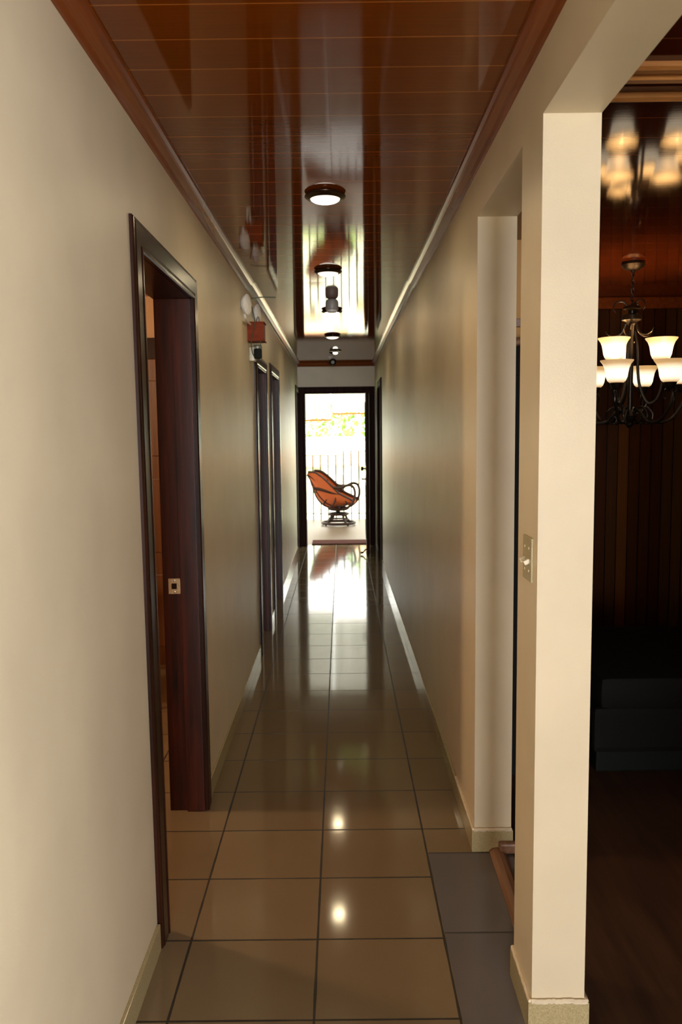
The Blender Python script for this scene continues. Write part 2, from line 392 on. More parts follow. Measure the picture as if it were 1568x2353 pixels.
bm = B(); prof = [(0, -.045), (-.01, -.043), (-.03, -.012), (-.034, .002), (0, .002)]; sweep(bm, prof, (XL, YE, ZC-.022), (.47, YE, ZC-.022), (0, 1, 0), (0, 0, 1))
struct(obj('trim_3', bm, M_crown), 'dark red crown moulding above the far door', 'moulding')
bm = B()
prof = [(0, 0), (0, -.012), (.010, -.018), (.028, -.019), (.038, -.012), (.048, -.013), (.056, -.022), (.078, -.022), (.09, -.012), (.098, -.012), (.1, 0)]
sweep(bm, prof, (XR+.14, 2.085, 2.5), (4.4, 2.085, 2.5), (0, 1, 0), (0, 0, 1))
struct(obj('trim_4', bm, M_mold), 'broad light orange moulding across the dining room ceiling', 'moulding')
bm = B(); prof = [(0, 0), (0, -.014), (.012, -.02), (.03, -.014), (.035, 0)]; sweep(bm, prof, (XR+.14, 2.27, 2.5), (4.4, 2.27, 2.5), (0, 1, 0), (0, 0, 1))
struct(obj('trim_5', bm, M_mold), 'thin orange moulding across the dining room ceiling, behind the broad one', 'moulding')

# baseboards
def baseb(bm, segs, x_, sgn, h=.085, t=.011):
    for a, b in segs:
        tt = B(); box(tt, 0, t, a, b, 0, h, .002)
        for v in tt.verts: v.co.x = x_(v.co.y) + sgn*v.co.x
        merge(bm, tt)
bm = B(); baseb(bm, [(-8.0, 2.36)], lambda y: XL, 1); baseb(bm, [(3.375, 5.655), (6.485, 6.825), (7.745, 10.605)], lambda y: XL, 1)
struct(obj('baseboard_left', bm, M_base, warp=warpL), 'low tan tile baseboard along the left wall', 'baseboard')
bm = B(); baseb(bm, [(2.93, 4), (4, 8), (8, 9.4)], xr, -1)
box(bm, XR-.011, XR+.14+.006, 2.924, 2.935, 0, .085, .002)
struct(obj('baseboard_right', bm, M_base), 'tan tile baseboard of the right wall, turning its end corner', 'baseboard')
bm = B(); box(bm, XR-.011, XR, 2.0, 2.228, 0, .085, .002); box(bm, XR-.011, XR+.14+.011, 1.995, 2.006, 0, .085, .002); box(bm, XR+.14, XR+.14+.011, 2.0, 2.228, 0, .085, .002)
struct(obj('baseboard_pillar', bm, M_base), 'speckled tan tile baseboard round the square pillar', 'baseboard')
def smear(name, segs, label):
    bm = B()
    for (xa, ya), (xb, yb) in segs:
        n = 22; pts = []
        for i in range(n+1):
            t = i/n; pts.append((xa+(xb-xa)*t + random.uniform(-.0008, .0008), ya+(yb-ya)*t + random.uniform(-.0008, .0008), .087+random.uniform(-.0015, .0015)))
        tube(bm, pts, .0065, 6, smooth=False)
    struct(obj(name, bm, M_oldpaint, smooth=True), label, 'trim')
smear('trim_6', [((XR-.004, 2.0), (XR-.004, 2.228)), ((XR-.004, 2.0), (XR+.14+.006, 2.0)), ((XR+.14+.005, 2.0), (XR+.14+.005, 2.228))], 'smeared cream paint line on top of the pillar baseboard')
smear('trim_7', [((XR-.004, 2.928), (XR+.14, 2.928)), ((XR-.004, 2.928), (XR-.004, 3.4))], 'smeared cream paint line on top of the right baseboard')

# ------------------------------------------------------------------ doors
def casing_prof(w_, p):
    return [(0, 0), (0, p*.55), (.004, p*.8), (.012, p*.85), (.017, p), (w_-.024, p), (w_-.018, p*.8), (w_-.012, p*1.12), (w_-.003, p*1.12), (w_, p*.85), (w_, 0)]
def door(name, x, sgn, y0, y1, zt, label, m1=None, cw=.09, p=.018, leaf=None, warp=None, jm=M_mahog_in, knob=True):
    """x = wall face, sgn = direction out into the corridor; y0..y1 clear opening"""
    M1 = m1 or M_mahog; jm = m1 or jm
    r = bpy.data.objects.new(name, None); COL.objects.link(r); struct(r, label, 'door')
    P_ = casing_prof(cw, p)
    V = lambda o_, y_, z_: Vector((x+sgn*o_, y_, z_))
    for (A_, B_) in ((lambda a, b: V(b, y0-a, 0), lambda a, b: V(b, y0-a, zt+a)), (lambda a, b: V(b, y1+a, 0), lambda a, b: V(b, y1+a, zt+a)), (lambda a, b: V(b, y0-a, zt+a), lambda a, b: V(b, y1+a, zt+a))):
        bm = B(); ra = [bm.verts.new(A_(cw-a, b)) for a, b in P_]; rb = [bm.verts.new(B_(cw-a, b)) for a, b in P_]; n_ = len(P_)
        for i in range(n_): bm.faces.new((ra[i], ra[(i+1) % n_], rb[(i+1) % n_], rb[i]))
        bm.faces.new(ra[::-1]); bm.faces.new(rb); obj('casing', bm, M1, r, warp=warp)
    jt = .03
    for ya, yb in ((y0-jt+.004, y0), (y1, y1+jt-.004)):
        bm = B(); box(bm, min(x-sgn*(TH+.012), x+sgn*.004), max(x-sgn*(TH+.012), x+sgn*.004), ya, yb, 0, zt+.002, .002)
        s0, s1 = (yb, yb+.013) if ya < y0 else (ya-.013, ya)
        a, b = sorted((x+sgn*.002, x-sgn*.072)); box(bm, a, b, s0, s1, 0, zt, .002)
        jo = obj('jamb', bm, jm, r, warp=warp)
    bm = B(); a, b = sorted((x-sgn*(TH+.012), x+sgn*.004)); box(bm, a, b, y0-.02, y1+.02, zt, zt+.028, .002); obj('jamb', bm, M1, r, warp=warp)
    if leaf:
        bm = B(); a, b = sorted((x-sgn*.074, x-sgn*.112)); box(bm, a, b, y0+.004, y1-.004, .008, zt-.004, .003)
        fx = x-sgn*.074
        for (za, zb) in ((.2, .95), (1.1, zt-.15)):
            q0, q1 = sorted((fx, fx+sgn*.008)); 
            for (u0, u1, v0, v1) in ((y0+.1, y1-.1, za, za+.03), (y0+.1, y1-.1, zb-.03, zb), (y0+.1, y0+.13, za+.03, zb-.03), (y1-.13, y1-.1, za+.03, zb-.03)): box(bm, q0, q1, u0, u1, v0, v1, .003)
        lf = obj('leaf', bm, M1, r)
        bm = B(); lathe(bm, [(.006, 0), (.024, .002), (.024, .006), (.009, .008), (.009, .03), (.022, .036), (.026, .048), (.02, .06), (.004, .063)], (0, 0, 0), 20, 'X')
        for v in bm.verts: v.co = Vector((fx + sgn*v.co.x, y0+.06+v.co.y, 1.0+v.co.z))
        obj('knob', bm, M_brass, lf, smooth=True)
    return r
d1 = door('door_1', XL, 1, 2.455, 3.29, 2.135, 'open doorway with dark wooden frame, nearest on the left', warp=warpL)
# strike plate on the far jamb
yj = 3.29
bm = B()
# the plate is a ring of strips round its latch hole
px0, px1, pz0, pz1 = XL-.122, XL-.074, .938, 1.002; py0, py1 = yj-.003, yj+.0005
box(bm, px0, px1, py0, py1, pz0, pz0+.02); box(bm, px0, px1, py0, py1, pz1-.02, pz1); box(bm, px0, px0+.012, py0, py1, pz0+.02, pz1-.02); box(bm, px1-.014, px1, py0, py1, pz0+.02, pz1-.02)
box(bm, px1, px1+.006, py0-.004, py1, pz0+.006, pz1-.006, .001)
sp = obj('strike_plate', bm, M_brass, d1); sp['label'] = 'brass strike plate on the far jamb'
for z in (.947, .993):
    bm = B(); lathe(bm, [(.0045, 0), (.0045, -.0015), (.001, -.002)], (XL-.098, yj-.003, z), 12, 'Y'); obj('screw', bm, M_chrome, sp)
bm = B(); box(bm, px0+.012, px1-.014, yj-.0006, yj, pz0+.02, pz1-.02); obj('latch_hole', bm, M_mahog, sp)
door('door_2', XL, 1, 5.74, 6.40, 2.06, 'dark wooden door in its frame, second on the left under the wall boxes', leaf=True)
door('door_3', XL, 1, 6.91, 7.66, 2.09, 'dark wooden door in its frame, third on the left', leaf=True)
door('door_4', XL, 1, 10.69, 11.14, 2.13, 'dark narrow door frame on the left, just before the far wall', cw=.085, leaf=True, m1=M_mahog_far)
door('door_5', .47, -1, 9.49, 10.15, 2.13, 'dark door frame near the far end of the right wall', cw=.09, leaf=True, m1=M_mahog_far)
# far door: frame and open leaf
r = bpy.data.objects.new('door_6', None); COL.objects.link(r); struct(r, 'far doorway with dark frame and its door leaf standing open at the right', 'door')
for xa, d in ((-.505, -1), (.385, 1)):
    bm = B(); w_ = .09 if d < 0 else .08; sweep(bm, [(w_-a, b) for a, b in casing_prof(w_, .018)], (xa, YE, 0), (xa, YE, 2.215), (d, 0, 0), (0, -1, 0)); obj('casing', bm, M_mahog_far, r)
    bm = B(); a, b = sorted((xa, xa+d*-.0+d*.02)); box(bm, min(xa-.0, xa-d*.004), max(xa, xa-d*.004)+0, YE-.002, YE+.13, 0, 2.125); obj('jamb', bm, M_mahog_far, r)
bm = B(); sweep(bm, [(.095-a, b+.001) for a, b in casing_prof(.095, .018)], (-.59, YE, 2.122), (.462, YE, 2.122), (0, 0, 1), (0, -1, 0)); obj('casing', bm, M_mahog_far, r)
lf = bpy.data.objects.new('leaf', None)
bm = B(); box(bm, -.04, 0, -.88, 0, .01, 2.11, .003)
for (za, zb) in ((.2, .9), (1.15, 1.98)):
    for (u0, u1, v0, v1) in ((-.76, -.12, za, za+.035), (-.76, -.12, zb-.035, zb), (-.76, -.725, za, zb), (-.155, -.12, za, zb)): box(bm, -.048, -.038, u0, u1, v0, v1, .003)
lf = obj('leaf', bm, M_mahog_far, r); lf.location = (.368, YE-.03, 0); lf.rotation_euler = (0, 0, math.radians(-1.2))
bm = B(); lathe(bm, [(.006, -.001), (.027, .001), (.027, .006), (.011, .009), (.011, .032), (.024, .038), (.03, .052), (.022, .066), (.004, .07)], (0, 0, 0), 24, 'X')
for v in bm.verts: v.co = Vector((-.04 - v.co.x, -.81 + v.co.y, 1.12 + v.co.z))
k_ = obj('knob', bm, M_bronze, lf, smooth=True)
bm = B(); lathe(bm, [(.006, -.001), (.025, .001), (.025, .007), (.010, .010), (.010, .055), (.004, .058)], (0, 0, 0), 20, 'X')
for v in bm.verts: v.co = Vector((-.04 - v.co.x, -.81 + v.co.y, .985 + v.co.z))
tube(bm, [(-.09, -.81, .985), (-.095, -.78, .988), (-.09, -.74, .982), (-.088, -.70, .985)], .009, 10)
obj('lever_handle', bm, M_bronze, lf, smooth=True)
bm = B(); tube(bm, [(-.038, -.82, .07), (-.06, -.82, .06), (-.08, -.82, .035), (-.105, -.82, .03)], .009, 8)
lathe(bm, [(.001, -.012), (.018, -.01), (.02, 0), (.016, .012), (.001, .014)], (-.1, -.82, .024), 14)
obj('door_holder', bm, M_black, lf, smooth=True)
for z in (.25, 1.85):
    bm = B(); lathe(bm, [(.007, -.045), (.007, .045)], (.002, .004, z), 10); obj('hinge', bm, M_bronze, lf, smooth=True)

# ------------------------------------------------------------------ side room on the left
bm = B(); box(bm, -3.6, XL-TH, 5.42, 5.55, 0, 2.52); box(bm, -3.7, -3.6, 1.1, 5.55, 0, 2.52); box(bm, -3.6, XL-TH, 1.08, 1.2, 0, 2.52)
struct(obj('wall_side_room', bm, M_peach), 'peach walls of the side room seen through the near left doorway')
bm = B(); slab(bm, -3.7, XL-TH, 1.1, 5.5, 2.5, 2.5)
struct(obj('ceiling_side_room', bm, M_crown), 'red-brown ceiling of the side room on the left', 'ceiling')
r = bpy.data.objects.new('door_7', None); COL.objects.link(r); struct(r, 'brown wooden door with black head in the side room', 'door')
bm = B(); box(bm, -1.95, -.95, 5.395, 5.42, 2.09, 2.23, .003); obj('casing', bm, M_mahog, r)
bm = B(); box(bm, -1.9, -1.0, 5.395, 5.425, .02, 2.09, .003)
for z in (.15, .8, 1.45):
    box(bm, -1.8, -1.1, 5.385, 5.397, z, z+.5, .006)
obj('leaf', bm, wood('brown_panel_door', (.12, .045, .014), (.2, .08, .025), .4), r)
light('side_room_lamp', 'POINT', (-2.3, 3.3, 2.1), 75, (1, .72, .42), radius=.12)
# a dim round cabinet-like object seen low in the doorway
t = thing('side_chair', 'dark brown chair back in the side room beside the black-headed door', 'chair', (-1.4, 4.75, 0))
bm = B()
for x_ in (-.17, .17): tube(bm, [(x_, 0, 0), (x_, .01, .5), (x_*1.05, .05, .98)], .018, 8)
obj('back_post', bm, M_mahog_in, t, smooth=True)
bm = B(); box(bm, -.17, .17, .02, .06, .86, .98, .012); obj('backrest', bm, M_mahog, t)
bm = B(); box(bm, -.17, .17, .02, .04, .62, .68, .006); obj('back_rail', bm, M_mahog, t)
bm = B(); box(bm, -.2, .2, -.38, .03, .44, .48, .01); obj('seat', bm, M_mahog_in, t)
for x_ in (-.17, .17):
    bm = B(); tube(bm, [(x_, -.34, 0), (x_, -.34, .45)], .018, 8, smooth=False); obj('leg', bm, M_mahog_in, t)

# ------------------------------------------------------------------ dining room
bm = B(); box(bm, .6, 4.4, 5.7, 5.82, 0, 2.52)
struct(obj('wall_dining', bm, M_boards), 'dining room far wall of varnished vertical boards in mixed browns')
bm = B(); box(bm, 4.3, 4.42, .5, 5.8, 0, 2.52)
struct(obj('wall_dining_side', bm, M_boards_y), 'right-hand dining room wall of dark vertical boards')
bm = B(); box(bm, .61, 1.06, 3.95, 4.07, 0, 2.51)
struct(obj('wall_dining_stub', bm, M_tanwall), 'narrow tan wall seen between the corridor wall and the pillar')
bm = B(); box(bm, .63, 1.06, 3.925, 3.95, 2.09, 2.13, .004)
struct(obj('trim_8', bm, M_strip), 'narrow brown rail across the tan wall behind the pillar', 'moulding')
bm = B(); box(bm, 1.06, 4.3, 5.655, 5.70, 2.42, 2.5, .01)
struct(obj('trim_9', bm, M_crown), 'red-brown cornice where the board wall meets the dining ceiling', 'moulding')
# arched cabinet
t = thing('arched_cabinet', 'tall dark cabinet with arched tan top edge, seen behind the pillar', 'cabinet', (.88, 3.70, 0))
bm = B(); pts = [(-.215, 0), (.215, 0), (.215, 1.88)]
n = 12
arc = [(.215*math.cos(PI*i/n), 1.88+.12*math.sin(PI*i/n)) for i in range(n+1)]
sweep(bm, [(-.215, 0), (.215, 0)] + arc, (0, -.1, 0), (0, .16, 0), (1, 0, 0), (0, 0, 1)); obj('body', bm, M_leather, t)
bm = B(); tube(bm, [(a, -.1, b) for a, b in arc], .018, 8, smooth=False); obj('top_edge', bm, M_strip, t, smooth=True)
bm = B(); box(bm, -.19, -.005, -.115, -.098, .1, 1.84, .004); obj('door', bm, M_leather, t)
bm = B(); box(bm, .005, .19, -.115, -.098, .1, 1.84, .004); obj('door', bm, M_leather, t)
# low black bench
t = thing('bench', 'long low black upholstered bench on the dark floor of the dining room', 'bench', (2.25, 4.1, 0))
bm = B(); box(bm, -1.1, 1.1, -.5, .5, .10, .32, .03); obj('frame', bm, M_leather, t)
for i in range(3):
    bm = B(); box(bm, -1.08+i*.722, -1.08+i*.722+.716, -.52, .48, .31, .47, .045); obj('seat_cushion', bm, M_leather, t, smooth=True)
bm = B(); box(bm, -1.08, 1.08, -.48, .48, .005, .11, .01); obj('plinth', bm, M_black, t)

# wood threshold strips
def threshold(name, x0, y0, x1, y1, label):
    bm = B(); prof = [(-.03, 0), (-.03, .006), (-.018, .016), (0, .019), (.018, .016), (.03, .006), (.03, 0)]
    sweep(bm, prof, (x0, y0, 0), (x1, y1, 0), (1, 0, 0), (0, 0, 1)); return tag(obj(name, bm, M_strip), label, 'threshold')
threshold('threshold_strip', .566, 2.24, .575, 2.925, 'wooden threshold strip on the floor in the narrow opening between pillar and wall')
threshold('threshold_strip', .566, .52, .575, 1.985, 'wooden threshold strip on the floor in front of the square pillar')
bm = B(); box(bm, .58, .70, 2.895, 2.93, .005, .045, .008)
tag(obj('wood_block', bm, M_strip), 'short wooden strip end lying against the foot of the right wall corner', 'wood')

# light switch
t = thing('light_switch', 'ivory double light switch on the corridor side of the square pillar', 'switch', (XR, 2.095, 1.263))
bm = B(); box(bm, -.006, .0005, -.048, .048, -.058, .058, .002); o = obj('cover_plate', bm, M_plate, t)
for y_ in (-.023, .023):
    bm = B(); box(bm, -.020, -.004, y_-.005, y_+.005, -.012, .0, .0015, rot=Matrix.Rotation(math.radians(-25), 3, 'Y')); obj('toggle', bm, M_ivory, t)
    for z in (-.03, .03):
        bm = B(); lathe(bm, [(.001, .0), (.0035, .0), (.0035, .0015), (.001, .002)], (0, 0, 0), 10, 'X')
        for v in bm.verts: v.co = Vector((-.006-v.co.x, y_+v.co.y, z+v.co.z))
        obj('screw', bm, M_ivory, t)

# ------------------------------------------------------------------ corridor ceiling lights
def ceil_z(y): return ZC if y < 5.3 else ZC+.012-.034*(y-5.3)/5.95
def make_dome():
    t = thing('ceiling_light', '', 'ceiling light', (0, 0, 0), 0, 'round ceiling lights in a row down the corridor')
    bm = B(); lathe(bm, [(.05, 0), (.074, 0), (.077, -.003), (.076, -.006), (.083, -.008), (.084, -.012), (.076, -.019), (.064, -.022), (.06, -.02), (.05, -.016)], seg=40, caps=False); obj('rim', bm, M_bronze, t, smooth=True)
    bm = B(); lathe(bm, [(.062, -.018), (.059, -.024), (.050, -.030), (.034, -.035), (.016, -.0375), (.001, -.038)], seg=32); obj('dome_glass', bm, M_dome, t, smooth=True)
    return t
dome = make_dome()
for i, (x_, y_, lab) in enumerate([(-.056, 3.38, 'round bronze-rimmed ceiling light, nearest and largest in the corridor'),
        (-.070, 4.92, 'round bronze-rimmed ceiling light, second in the corridor row'),
        (-.066, 6.55, 'round bronze-rimmed ceiling light just behind the grey cylinder'),
        (-.080, 8.15, 'round bronze-rimmed ceiling light, fourth and last before the far bare lamp')]):
    o = dome if i == 0 else copy_tree(dome)
    o.location = (x_, y_, ceil_z(y_)); o['label'] = lab
    lb = light('ceiling_bulb', 'AREA', (x_, y_, ceil_z(y_)-.041), 2.0, (1, .80, .48), size=.1, size_y=.1); lb.data.shape = 'DISK'
t = thing('ceiling_lamp', 'small bare glowing lamp on a thin flat rim at the far end of the ceiling', 'ceiling lamp', (-.062, 9.6, ceil_z(9.6)))
bm = B(); lathe(bm, [(.06, 0), (.075, -.004), (.07, -.010), (.03, -.012), (.03, -.02)], seg=28); obj('rim', bm, M_bronze, t, smooth=True)
bm = B(); lathe(bm, [(.02, -.012), (.028, -.018), (.03, -.030), (.020, -.042), (.001, -.047)], seg=20); obj('bulb', bm, M_bulb, t, smooth=True)
t = thing('motion_sensor', 'grey cylindrical sensor hanging from the ceiling in front of the third light', 'sensor', (-.06, 6.03, ceil_z(6.03)))
bm = B(); lathe(bm, [(.028, 0), (.04, -.008), (.047, -.022), (.048, -.04), (.048, -.075), (.044, -.082)], seg=32); obj('housing', bm, M_greyp, t, smooth=True)
bm = B(); lathe(bm, [(.04, -.078), (.038, -.09), (.028, -.097), (.001, -.099)], seg=24); obj('lens', bm, M_whitep, t, smooth=True)
t = thing('security_camera', 'small dark round camera with a pale arm on the ceiling by the far door', 'camera', (-.1, 10.3, ceil_z(10.3)))
bm = B(); lathe(bm, [(.03, 0), (.032, -.012), (.012, -.016), (.010, -.035)], (-.03, 0, 0), 18); obj('mount', bm, M_whitep, t, smooth=True)
bm = B(); lathe(bm, [(.001, -.115), (.03, -.105), (.046, -.075), (.044, -.05), (.03, -.032), (.001, -.028)], (.0, 0, 0), 22); obj('housing', bm, M_black, t, smooth=True)
bm = B(); lathe(bm, [(.001, 0), (.02, .002), (.022, .01), (.001, .012)], (0, -.052, -.075), 16, 'Y'); obj('lens', bm, M_greyp, t, smooth=True)

# ------------------------------------------------------------------ emergency light and boxes on the left wall
t = thing('emergency_light', 'red-brown box on the left wall with two white round lamp heads', 'emergency light', (XL, 5.32, 2.25))
bm = B(); box(bm, .0, .105, -.03, .10, -.055, .06, .003); box(bm, -.0, .112, -.034, .104, .054, .062, .001); box(bm, 0, .112, -.034, .104, -.062, -.055, .001); obj('body', bm, M_redbox, t)
def head(cx, cy, cz, rx, tilt):
    bm = B(); lathe(bm, [(.001, -.035), (.03, -.03), (.05, -.014), (.06, 0), (.0615, .006), (.054, .010)], (0, 0, 0), 32)
    R_ = Matrix.Rotation(math.radians(tilt), 3, 'Z') @ Matrix.Rotation(math.radians(90), 3, 'X')
    for v in bm.verts: v.co = R_ @ v.co + Vector((cx, cy, cz))
    h_ = obj('lamp_head', bm, M_whitep, t, smooth=True)
    bm = B(); lathe(bm, [(.054, .009), (.04, .014), (.02, .017), (.001, .018)], (0, 0, 0), 28)
    for v in bm.verts: v.co = R_ @ v.co + Vector((cx, cy, cz))
    obj('lens', bm, M_whitep, h_, smooth=True)
head(.034, -.33, .125, 0, 74); head(.062, .02, .12, 0, 80)
bm = B(); tube(bm, [(.02, -.33, .07), (.022, -.31, .045), (.02, -.2, .04), (.02, -.03, .045)], .007, 8); tube(bm, [(.05, .02, .08), (.05, .02, .055)], .006, 8, smooth=False); obj('bracket', bm, M_whitep, t, smooth=True)
bm = B(); tube(bm, [(.03, -.06, .17), (.045, -.04, .10), (.05, -.035, .04), (.035, -.036, -.02), (.025, -.03, -.07), (.028, -.02, -.13), (.04, 0, -.16)], .003, 6); obj('cable', bm, M_cable, t, smooth=True)
bm = B(); tube(bm, [(.06, -.03, .058), (.066, -.03, .085), (.074, -.03, .09), (.08, -.03, .06)], .0025, 6); obj('wire_loop', bm, M_cable, t, smooth=True)
bm = B(); tube(bm, [(.085, -.03, -.06), (.087, -.03, -.09), (.093, -.03, -.11)], .0025, 6); obj('wire', bm, M_cable, t, smooth=True)
bm = B(); tube(bm, [(.03, -.05, .205), (.10, -.05, .212), (.19, -.05, .21)], .0035, 6); obj('cable', bm, M_cable, t, smooth=True)
t = thing('power_adapter', 'black plug adapter hanging below the red-brown box', 'adapter', (XL+.058, 5.36, 2.118))
bm = B(); box(bm, -.026, .026, -.02, .03, -.036, .03, .012); obj('body', bm, M_black, t, smooth=True)
for x_ in (-.012, .008):
    bm = B(); tube(bm, [(x_, 0, .028), (x_, 0, .045)], .0025, 6, smooth=False); obj('prong', bm, M_chrome, t)
t = thing('junction_box', 'cream upright junction box on the left wall above the second door', 'box', (XL, 5.42, 2.115))
bm = B(); box(bm, 0, .035, -.045, .045, -.045, .045, .006); obj('body', bm, M_ivory, t, smooth=True)
bm = B(); box(bm, .034, .039, -.042, .042, -.042, .042, .002); obj('cover', bm, M_plate, t)
t = thing('socket_box', 'small grey-green box at the top corner of the second left door frame', 'box', (XL+.02, 5.70, 2.172))
bm = B(); box(bm, -.02, .03, -.03, .03, -.022, .035, .005); obj('body', bm, M_greenp, t, smooth=True)
bm = B(); lathe(bm, [(.001, 0), (.010, 0), (.010, .004), (.001, .005)], (.008, -.034, .015), 14, 'Y'); obj('knob', bm, M_whitep, t, smooth=True)

# ------------------------------------------------------------------ chandelier
CX, CY = 1.60, 4.5
t = thing('chandelier', 'dark iron chandelier with nine lit cream glass shades in the dining room', 'chandelier', (CX, CY, 0))
bm = B(); lathe(bm, [(.02, 2.5), (.062, 2.499), (.064, 2.485), (.058, 2.478), (.05, 2.468), (.03, 2.458), (.012, 2.455), (.01, 2.445)], seg=32); obj('canopy', bm, M_iron, t, smooth=True)
for k in range(8):
    bm = B(); z = 2.44 - k*.0225; a = k*PI/2
    pts = [(.008*math.cos(q)*math.cos(a), .008*math.cos(q)*math.sin(a), z+.015*math.sin(q)) for q in [i*PI/6 for i in range(12)]]
    tube(bm, pts, .0026, 6, smooth=False, closed=True); obj('chain_link', bm, M_iron, t, smooth=True)
bm = B(); lathe(bm, [(.004, 2.275), (.02, 2.27), (.045, 2.262), (.048, 2.25), (.02, 2.24), (.018, 2.225), (.05, 2.215), (.053, 2.19), (.03, 2.18), (.014, 2.16), (.014, 1.70), (.03, 1.69), (.04, 1.67), (.03, 1.645), (.014, 1.635), (.02, 1.62), (.012, 1.605), (.002, 1.60)], seg=24); obj('central_column', bm, M_iron, t, smooth=True)
# ironwork: curls on the top hub and bottom
for k in range(5):
    a = 2*PI*k/5 + .3; c, s = math.cos(a), math.sin(a)
    bm = B(); tube(bm, [(c*r_, s*r_, z_) for r_, z_ in ((.03, 2.17), (.05, 2.125), (.085, 2.105), (.12, 2.115), (.135, 2.135))], .006, 6, r1=.002); obj('leaf_curl', bm, M_iron, t, smooth=True)
for k in range(3):
    a = 2*PI*k/3 + .9; c, s = math.cos(a), math.sin(a)
    bm = B(); tube(bm, [(c*r_, s*r_, z_) for r_, z_ in ((.02, 2.26), (.05, 2.29), (.085, 2.285), (.10, 2.255), (.085, 2.235))], .006, 6, r1=.002); obj('leaf_curl', bm, M_iron, t, smooth=True)
def shade_mesh(bm):
    lathe(bm, [(.001, 0), (.036, .001), (.046, .010), (.054, .03), (.058, .055), (.062, .075), (.070, .095), (.083, .112), (.085, .117), (.081, .117), (.067, .099), (.058, .077), (.054, .055), (.050, .032), (.042, .014), (.001, .008)], seg=36)
bm = B(); shade_mesh(bm); me_o = obj('glass_shade', bm, M_shade, t, smooth=True); SH = me_o
first = True
def arm_set(ang, R, ztop, lower):
    global first
    a = math.radians(ang); c, s = math.cos(a), math.sin(a); zb = ztop-.117
    if lower: pts = ((.02, 1.66), (.06, 1.70), (.13, 1.635), (.21, 1.64), (.265, 1.70), (R+.02, zb-.06), (R, zb-.03))
    else: pts = ((.018, 2.13), (.03, 2.05), (.045, 1.85), (.09, 1.74), (.14, 1.76), (.165, 1.85), (R, zb-.03))
    bm = B(); tube(bm, [(c*p, s*p, z) for p, z in pts], .0085, 8); ao = obj('arm', bm, M_iron, t, smooth=True)
    if lower:
        bm = B(); tube(bm, [(c*p, s*p, z) for p, z in ((.265, 1.70), (.30, 1.745), (.285, 1.80), (.245, 1.80), (.235, 1.765), (.25, 1.75))], .0065, 6, r1=.003); obj('scroll', bm, M_iron, ao, smooth=True)
        bm = B(); tube(bm, [(c*p, s*p, z) for p, z in ((.05, 1.70), (.09, 1.715), (.125, 1.68), (.115, 1.635), (.085, 1.625), (.07, 1.65), (.085, 1.67))], .007, 6, r1=.003); obj('scroll', bm, M_iron, ao, smooth=True)
    else:
        bm = B(); tube(bm, [(c*p, s*p, z) for p, z in ((.09, 1.74), (.06, 1.69), (.02, 1.68))], .005, 6, r1=.003); obj('scroll', bm, M_iron, ao, smooth=True)
    bm = B(); lathe(bm, [(.008, -.045), (.018, -.035), (.030, -.012), (.034, 0), (.02, .003), (.001, .004)], (c*R, s*R, zb), 20); obj('cup', bm, M_iron, ao, smooth=True)
    if first: sh = SH; first = False
    else: sh = SH.copy(); COL.objects.link(sh)
    sh.parent = t; sh.location = (c*R, s*R, zb)
    light('chandelier_bulb', 'POINT', (CX+c*R, CY+s*R, zb+.07), 1.6, (1, .62, .3), radius=.022)
for k in range(3): arm_set(96+120*k, .155, 2.085, False)
for k in range(6): arm_set(56+60*k, .275, 1.955, True)

# ------------------------------------------------------------------ terrace
bm = B(); box(bm, -4.5, 4.5, YE+.12, 14.75, -.12, -.004)
struct(obj('floor_terrace', bm, M_terr), 'pale tan terrace floor outside the far door', 'floor')
bm = B(); box(bm, -.44, .62, YE+.11, 11.78, -.004, .014, .004)
tag(obj('door_mat', bm, M_mat), 'dark red mat on the floor just outside the far door', 'mat')
bm = B(); box(bm, -4.5, XL-.02, YE-.02, YE+.12, -.1, 2.9); box(bm, .6, 4.5, YE-.02, YE+.12, -.1, 2.9); box(bm, XL-.02, .6, YE+.02, YE+.12, 2.6, 2.9)
struct(obj('wall_outside', bm, M_white), 'white outside house wall beside the far door')
# translucent roof sheets
def sheet(name, x0, x1, y1, z1, label):
    bm = B(); n = int((x1-x0)/.02)
    ya, za = YE+.13, 2.86
    for t_ in (0, .002):
        pass
    rows = []
    for j in range(2):
        y, z = ((ya, za), (y1, z1))[j]
        rows.append([bm.verts.new((x0+(x1-x0)*i/n, y, z + .012*math.sin(2*PI*(x0+(x1-x0)*i/n)/.08))) for i in range(n+1)])
    for i in range(n): bm.faces.new((rows[0][i], rows[0][i+1], rows[1][i+1], rows[1][i]))
    bmesh.ops.solidify(bm, geom=bm.faces[:], thickness=.002)
    o = obj(name, bm, M_poly, smooth=True); tag(o, label, 'roof')
    bm = B(); box(bm, x0, x1, y1-.02, y1+.012, z1-.045, z1-.012); obj('fascia', bm, M_fascia, o)
sheet('roof_sheet', -4.5, -.185, 15.2, 1.845, 'white translucent roof sheet over the left of the terrace, hanging lower')
sheet('roof_sheet', -.165, 4.5, 15.0, 1.955, 'white translucent roof sheet over the right of the terrace, with the higher edge')
# railing
r = thing('railing', 'black iron railing of thin upright bars at the edge of the terrace', 'railing', (0, 14.68, 0))
zr = lambda x: 1.17 if x < .0 else 1.235
bm = B(); box(bm, -2.2, .0, -.012, .012, 1.165, 1.18, .002); box(bm, .0, 2.2, -.012, .012, 1.235, 1.25, .002); obj('top_rail', bm, M_rail, r)
bm = B(); box(bm, -2.2, 2.2, -.012, .012, .10, .115, .002); obj('bottom_rail', bm, M_rail, r)
for k in range(31):
    x_ = -.53+.1395*(k-12)
    bm = B(); box(bm, x_-.012, x_+.012, -.012, .012, .0, 1.235 if x_ > 0 else 1.17); obj('bar', bm, M_rail, r)

